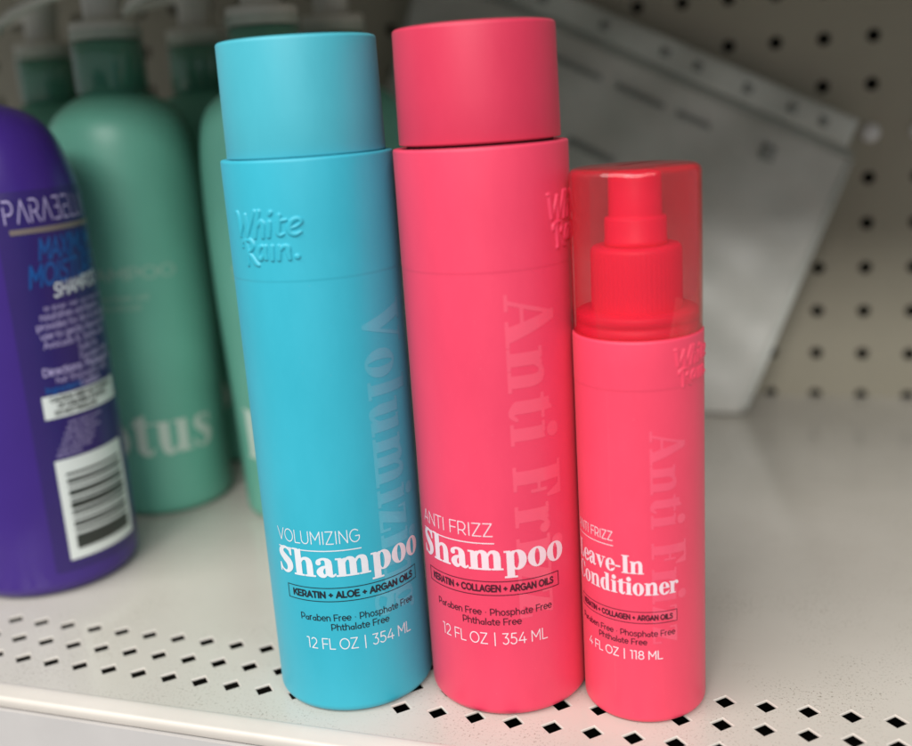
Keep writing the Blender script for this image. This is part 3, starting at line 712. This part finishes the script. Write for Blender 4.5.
def green_bottle(loc, label):
    t = thing('pump_bottle', label, 'pump bottle', loc, 'green pump bottles behind the front row')
    lathe('body', green_profile(), M_green, t, 128)
    lathe('neck_collar', [(14.0, 198), (15.0, 198.4), (15.0, 219.6), (14.2, 220.6), (9, 221)], M_greenneck, t, 96, flute=lambda a, r, z: .25 * math.cos(a * 40) if r > 14.5 else 0)
    lathe('clear_sleeve', [(15.9, 197.8), (16.2, 198.0), (16.2, 225), (15.6, 225.4)], M_sleeve, t, 96)
    lathe('pump_base', [(14.6, 221.1), (15.6, 221.4), (15.6, 228.4), (14.8, 229.2), (8.9, 229.4)], M_pumpgrey, t, 96)
    lathe('pump_stem', [(8.6, 229), (8.6, 243), (9.6, 244), (9.8, 252), (8.4, 254), (0, 254.5)], M_pumpgrey, t, 64)
    nozzle = tube('spout', [(-4, 0, 245), (-13, -1, 245), (-24, -2, 243), (-35, -2, 240.5), (-46, -3, 237), (-54, -3, 233), (-58, -3, 228.5)], [4.6, 4.4, 4.0, 3.7, 3.4, 3.0, 2.7], M_pumpgrey, t, flat=.75)
    s = Sheet(-24, 48, 22, 58, .35); s.text('lotus', -20.5, 31.5, 23.5, SERIF, width=68, track=.0); s.mesh('large_word', gmap(.25, 0), M_green_ink, t)
    s = Sheet(-24, 48, 92, 124, .3)
    s.text('SHAMPOO', -12, 116, 5.2, SANS, w=.09, width=48, track=.1)
    s.text('with lotus flower and', -8, 106.5, 2.6, SANS, w=.08, track=.06); s.text('green tea extracts', -8, 102.0, 2.6, SANS, w=.08, track=.06)
    s.mesh('faint_lettering', gmap(.25, 0), M_green_ink2, t)
    return t
def copy_thing(root, loc, label, rz=0):
    r = root.copy(); col.objects.link(r); r.location = [k * S for k in loc]; r.rotation_euler = (0, 0, rz); r['label'] = label
    for ch in list(root.children):
        c_ = ch.copy(); col.objects.link(c_); c_.parent = r
        for g_ in list(ch.children):
            d = g_.copy(); col.objects.link(d); d.parent = c_
    return r
g = green_bottle((-303.5, 422, 0), 'green pump bottle lettered lotus in the front row, directly behind the purple bottle')
g2 = copy_thing(g, (-225.5, 426, 0), 'green pump bottle whose left half shows between the lotus bottle and the blue bottle', rz=math.radians(4))
for ch in g2.children:
    if ch.name.startswith('spout'): ch.rotation_euler = (0, 0, math.radians(24))
copy_thing(g, (-398, 497, 0), 'dark green pump bottle standing in the back row above the purple dome', rz=math.radians(-10))
copy_thing(g, (-303, 499, 0), 'dark green pump bottle in the back row, between the two front green ones', rz=math.radians(14))
copy_thing(g, (-226, 500, 0), 'dark green pump bottle in the back row, behind the slit between blue and coral caps', rz=math.radians(2))

# ------------------------------------------------------------------ shelf with diamond perforations
t = thing('metal_shelf', 'cream metal shelf with three rows of diamond holes along its front, carrying all the bottles', 'shelf', (0, 0, 0))
SX, SY, GX, GY = 12.209, 12.302, -289.1, 291.7
HX, HY, TH = 3.35, 3.35, .75
x_lo, x_hi = -4, 36
V, F, FM = [], [], []
idx = {}; lit_rim = set()
def vv(x, y, z):
    k = (round(x, 3), round(y, 3), round(z, 3))
    if k not in idx: idx[k] = len(V); V.append((x, y, z))
    return idx[k]
X0 = GX + (x_lo - .5) * SX; X1 = GX + (x_hi + .5) * SX
Yb = GY + .5 * SY; Yf = GY - 2.5 * SY
for i in range(x_lo, x_hi + 1):
    for j in range(3):
        cx, cy = GX + i * SX, GY - j * SY
        a, b_ = SX / 2, SY / 2
        C4 = [(cx - a, cy - b_), (cx + a, cy - b_), (cx + a, cy + b_), (cx - a, cy + b_)]
        D4 = [(cx, cy - HY), (cx + HX, cy), (cx, cy + HY), (cx - HX, cy)]
        for k in range(4):
            k2 = (k + 1) % 4
            E4 = [(cx + (p_[0] - cx) * 1.09, cy + (p_[1] - cy) * 1.09) for p_ in D4]
            F.append((vv(*C4[k], 0), vv(*C4[k2], 0), vv(*E4[k], 0)))
            F.append((vv(*C4[k2], 0), vv(*E4[k2], 0), vv(*E4[k], 0)))
            lit_rim.add(len(F)); F.append((vv(*E4[k], 0), vv(*E4[k2], 0), vv(*D4[k2], -.30), vv(*D4[k], -.30)))
            lit_rim.add(len(F)); F.append((vv(*D4[k], -.30), vv(*D4[k2], -.30), vv(*D4[k2], -TH), vv(*D4[k], -TH)))
            # rolled pressing: underside
            F.append((vv(*C4[k2], -TH), vv(*C4[k], -TH), vv(*D4[k], -TH)))
            F.append((vv(*D4[k2], -TH), vv(*C4[k2], -TH), vv(*D4[k], -TH)))
XL, XR, YB = -620, 260, 631
xs_ = [GX + (i - .5) * SX for i in range(x_lo, x_hi + 2)]
def strip(ya, yb_, z):
    for xa, xb in zip(xs_[:-1], xs_[1:]): F.append((vv(xa, ya, z), vv(xb, ya, z), vv(xb, yb_, z), vv(xa, yb_, z)))
YF = 251.5
strip(Yb, YB, 0); strip(YF, Yf, 0)
F.append((vv(XL, YF, 0), vv(X0, YF, 0), vv(X0, YB, 0), vv(XL, YB, 0)))
F.append((vv(X1, YF, 0), vv(XR, YF, 0), vv(XR, YB, 0), vv(X1, YB, 0)))
link('deck', V, F, M_shelf, t, smooth=False, mats=[M_lip], fm=[1 if q_ in lit_rim else 0 for q_ in range(len(F))])  # hole rims take the paler lip coat to imitate lit edges
# bent front lip
pf = [(YF, 0), (YF - .5, .22), (YF - 1.2, .32), (YF - 2.4, .28), (YF - 4.4, .05), (YF - 6.4, -.25)]
rb = 1.5
for k in range(1, 9):
    a = PI / 2 * k / 8
    pf.append((YF - 6.4 - rb * math.sin(a), -.25 - rb + rb * math.cos(a)))
pf += [(YF - 6.4 - rb, -3.6), (YF - 6.4 - rb + .5, -4.2)]
V, F = [], []
nx = 60
for i in range(nx + 1):
    x = XL + (XR - XL) * i / nx
    for y, z in pf: V.append((x, y, z))
m_ = len(pf)
for i in range(nx):
    for k in range(m_ - 1): F.append((i * m_ + k, i * m_ + k + 1, (i + 1) * m_ + k + 1, (i + 1) * m_ + k))
link('front_lip', V, F, M_lip, t)
V, F = [], []
box(V, F, XL, XR, YF - 8.9, YF - 5.5, -46, -4.6)
link('price_channel', V, F, M_channel, t, smooth=False)
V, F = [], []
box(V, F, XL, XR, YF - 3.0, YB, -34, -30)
link('underside', V, F, M_under, t, smooth=False)  # added dark sheet, its colour stands in for shade below the holes

# ------------------------------------------------------------------ pegboard
t = thing('pegboard_panel', 'tan perforated back panel with round peg holes rising behind the shelf', 'pegboard', (0, 0, 0))
PY_, PX, PZ, PP = 630.8, 33.3, 26.1, 25.4
V, F = [], []; idx = {}
N = 16; hr = 3.6; th = 3.0
i_lo, i_hi, j_lo, j_hi = -25, 8, -1, 11
for i in range(i_lo, i_hi + 1):
    for j in range(j_lo, j_hi + 1):
        cx, cz = PX + i * PP, PZ + j * PP
        z_bot = cz - PP / 2
        ring, sq = [], []
        for k in range(N):
            a = 2 * PI * (k + .5) / N
            ca, sa = math.cos(a), math.sin(a); m_ = max(abs(ca), abs(sa))
            ring.append((cx + hr * ca, cz + hr * sa)); 
        # square boundary points (with corners)
        for k in range(N):
            a = 2 * PI * k / N + PI / 4 / 2 * 0
            ca, sa = math.cos(a), math.sin(a); m_ = max(abs(ca), abs(sa))
            sq.append((cx + PP / 2 * ca / m_, cz + PP / 2 * sa / m_))
        for k in range(N):
            k2 = (k + 1) % N
            r0, r1 = ring[k - 1], ring[k]
            s0, s1 = sq[k], sq[k2]
            F.append((vv(r0[0], PY_, r0[1]), vv(s0[0], PY_, s0[1]), vv(r1[0], PY_, r1[1])))
            F.append((vv(s0[0], PY_, s0[1]), vv(s1[0], PY_, s1[1]), vv(r1[0], PY_, r1[1])))
            F.append((vv(r0[0], PY_, r0[1]), vv(r1[0], PY_, r1[1]), vv(r1[0], PY_ + th, r1[1]), vv(r0[0], PY_ + th, r0[1])))
link('perforated_sheet', V, F, M_peg, t, smooth=False)
V, F = [], []
box(V, F, -640, 260, PY_ + 22, PY_ + 24, -20, 330)
link('hole_shade_backing', V, F, M_pit, t, smooth=False)  # added dark sheet, its colour stands in for shade behind the peg holes
for i, lab in ((0, 'white round plug filling a peg hole just right of the film sheet corner'), (1, 'white round plug in a peg hole at the right edge of the picture')):
    p = lathe('peg_hole_plug', [(3.1, 0), (5.0, .2), (5.0, .9), (3.6, 1.5), (1.6, 1.9), (0, 2.0)], M_plug, None, 32)
    p.rotation_euler = (PI / 2, 0, 0); p.location = [(PX + i * PP) * S, (PY_ - .2) * S, (PZ + 4.97 * PP) * S]
    p['label'] = lab; p['category'] = 'plug'; p['group'] = 'white plugs in the pegboard'

# ------------------------------------------------------------------ plastic film sheet leaning on the pegboard
t = thing('plastic_sheet', 'cloudy grey plastic film sheet with a punched header strip, leaning crooked against the pegboard', 'plastic sheet', (0, 0, 0))
TR = np.array([23., 141.]); U = np.array([-.894, .448]); D = np.array([-.365, -.931])
def bagpt(u, v_, off):
    p = TR + U * u + D * v_
    y = 588 + max(0, p[1]) / 262 * 32 + min(34, max(0, .8 - p[1]))
    y += 1.6 * math.sin(u * .045 + v_ * .03) + 1.1 * math.sin(u * .11 - v_ * .07 + 1) + .6 * math.sin(v_ * .2 + u * .05)
    return (p[0], y - off, max(p[1], .8))
def sheet(name, u0, u1, v0, v1, off, thick, material, parent, nu=60, nv=40, round_=0, puff=0):
    V, F = [], []
    for side in (0, 1):
        for i in range(nu + 1):
            for j in range(nv + 1):
                a, b_ = i / nu, j / nv
                e = min(a, 1 - a, b_, 1 - b_)
                pf_ = puff * min(1, e * 6) ** .5 if side == 0 else 0
                V.append(bagpt(u0 + (u1 - u0) * a, v0 + (v1 - v0) * b_, off + (thick + pf_ if side == 0 else 0)))
    q = (nu + 1) * (nv + 1)
    for i in range(nu):
        for j in range(nv):
            a = i * (nv + 1) + j; b_ = a + nv + 1
            F.append((a, b_, b_ + 1, a + 1)); F.append((q + a, q + a + 1, q + b_ + 1, q + b_))
    for i in range(nu):
        for j in (0, nv):
            a = i * (nv + 1) + j; b_ = a + nv + 1
            F.append((a, b_, q + b_, q + a) if j else (a, q + a, q + b_, b_))
    for j in range(nv):
        for i in (0, nu):
            a = i * (nv + 1) + j
            F.append((a, a + 1, q + a + 1, q + a) if i == 0 else (a, q + a, q + a + 1, a + 1))
    return link(name, V, F, material, parent)
sheet('film_pouch', 0, 270, 0, 215, 0, .5, M_bag, t, 80, 70, puff=3.0)
hd = sheet('header_strip', 4, 272, -19, -3, 0, .8, M_bagstrip, t, 60, 4)
M_seam = simple('grey_seam', (.36, .38, .35), .5)
sheet('seam', 0, 270, -3, 1.0, 0, 1.2, M_seam, t, 60, 2)
sheet('edge_weld', -1.5, 2.0, 1.0, 148, 0, 1.4, M_bagstrip, t, 2, 40)
for u in (18, 36, 62, 92, 112, 150, 190, 230):
    sheet('punched_mark', u, u + 5.5, -13.5, -8.5, 1.0, .3, M_bagmark, hd, 2, 2)
for u0, u1 in ((76, 96), (104, 134), (144, 186), (120, 150)):
    sheet('printed_line', u0, u1, 14 if u0 != 120 else 52, 17 if u0 != 120 else 56, 4.2, .25, M_bagmark, t, 8, 1)
sheet('dark_spot', 38, 46, 11, 19, 4.2, .3, M_bagmark, t, 3, 3)

# ------------------------------------------------------------------ unseen shelf added above (shades the back of the bay)
t = thing('added_upper_shelf', 'unseen metal shelf added above the bottles to shade the back of the bay', 'shelf', (0, 0, 0))
V, F = [], []
box(V, F, XL, XR, 262, YB, 292, 296)
link('deck', V, F, M_peg, t, smooth=False)
V, F = [], []
box(V, F, XL, XR, 256, 261.5, 270, 297)
link('front_edge', V, F, M_channel, t, smooth=False)

# ------------------------------------------------------------------ light: store ceiling tubes in front of and above the shelf, plus an added side lamp
def area(name, loc, target, sx, sy, power, color):
    l = bpy.data.lights.new(name, 'AREA'); l.shape = 'RECTANGLE'; l.size = sx; l.size_y = sy; l.energy = power; l.color = color
    o = bpy.data.objects.new(name, l); col.objects.link(o); o.location = loc
    d = Vector(target) - Vector(loc); o.rotation_euler = d.to_track_quat('-Z', 'Y').to_euler()
    return o
area('ceiling_light_near', (-.75, -.80, 1.65), (-.12, .32, .05), 1.7, .6, 34, (1, .965, .91))
area('ceiling_light_far', (.25, -2.3, 1.65), (-.1, .32, .05), 1.6, .4, 50, (1, .97, .93))
area('added_glint_light', (1.1, -1.3, 1.9), (-.1, .32, .05), 1.2, .15, 17, (1, .97, .93))  # added lamp with no known source, gives a glint on the overcap edge
w = bpy.data.worlds.new('World'); sc.world = w; w.use_nodes = True
bg = w.node_tree.nodes['Background']; bg.inputs[0].default_value = (.93, .96, 1.0, 1); bg.inputs[1].default_value = .28

# ------------------------------------------------------------------ camera (solved from the photograph)
import math as _m
f_px, pitch, roll, phi, hh = 1036.88, _m.radians(14.687), _m.radians(-3.831), _m.radians(-19.087), 184.247
fw = Vector((0, _m.cos(pitch), -_m.sin(pitch))); rt = Vector((1, 0, 0)); up = Vector((0, _m.sin(pitch), _m.cos(pitch)))
rt2 = _m.cos(roll) * rt + _m.sin(roll) * up; up2 = -_m.sin(roll) * rt + _m.cos(roll) * up
Rz = Matrix.Rotation(-phi, 3, 'Z')
fw, rt2, up2 = Rz @ fw, Rz @ rt2, Rz @ up2
cam = bpy.data.cameras.new('camera'); co = bpy.data.objects.new('camera', cam); col.objects.link(co)
Mx = Matrix((rt2, up2, -fw)).transposed().to_4x4(); Mx.translation = Vector((0, 0, hh * S)); co.matrix_world = Mx
cam.sensor_width = 36; cam.sensor_fit = 'HORIZONTAL'; cam.lens = 36 * f_px / 912
cam.clip_start = .01; cam.clip_end = 20
cam.dof.use_dof = True; cam.dof.focus_distance = .318; cam.dof.aperture_fstop = 5.2
sc.camera = co
sc.view_settings.view_transform = 'Standard'; sc.view_settings.look = 'None'
sc.view_settings.exposure = 0; sc.view_settings.gamma = 1
try:
    sc.cycles.transparent_max_bounces = 24; sc.cycles.max_bounces = 10; sc.cycles.caustics_reflective = False; sc.cycles.caustics_refractive = False
except Exception: pass
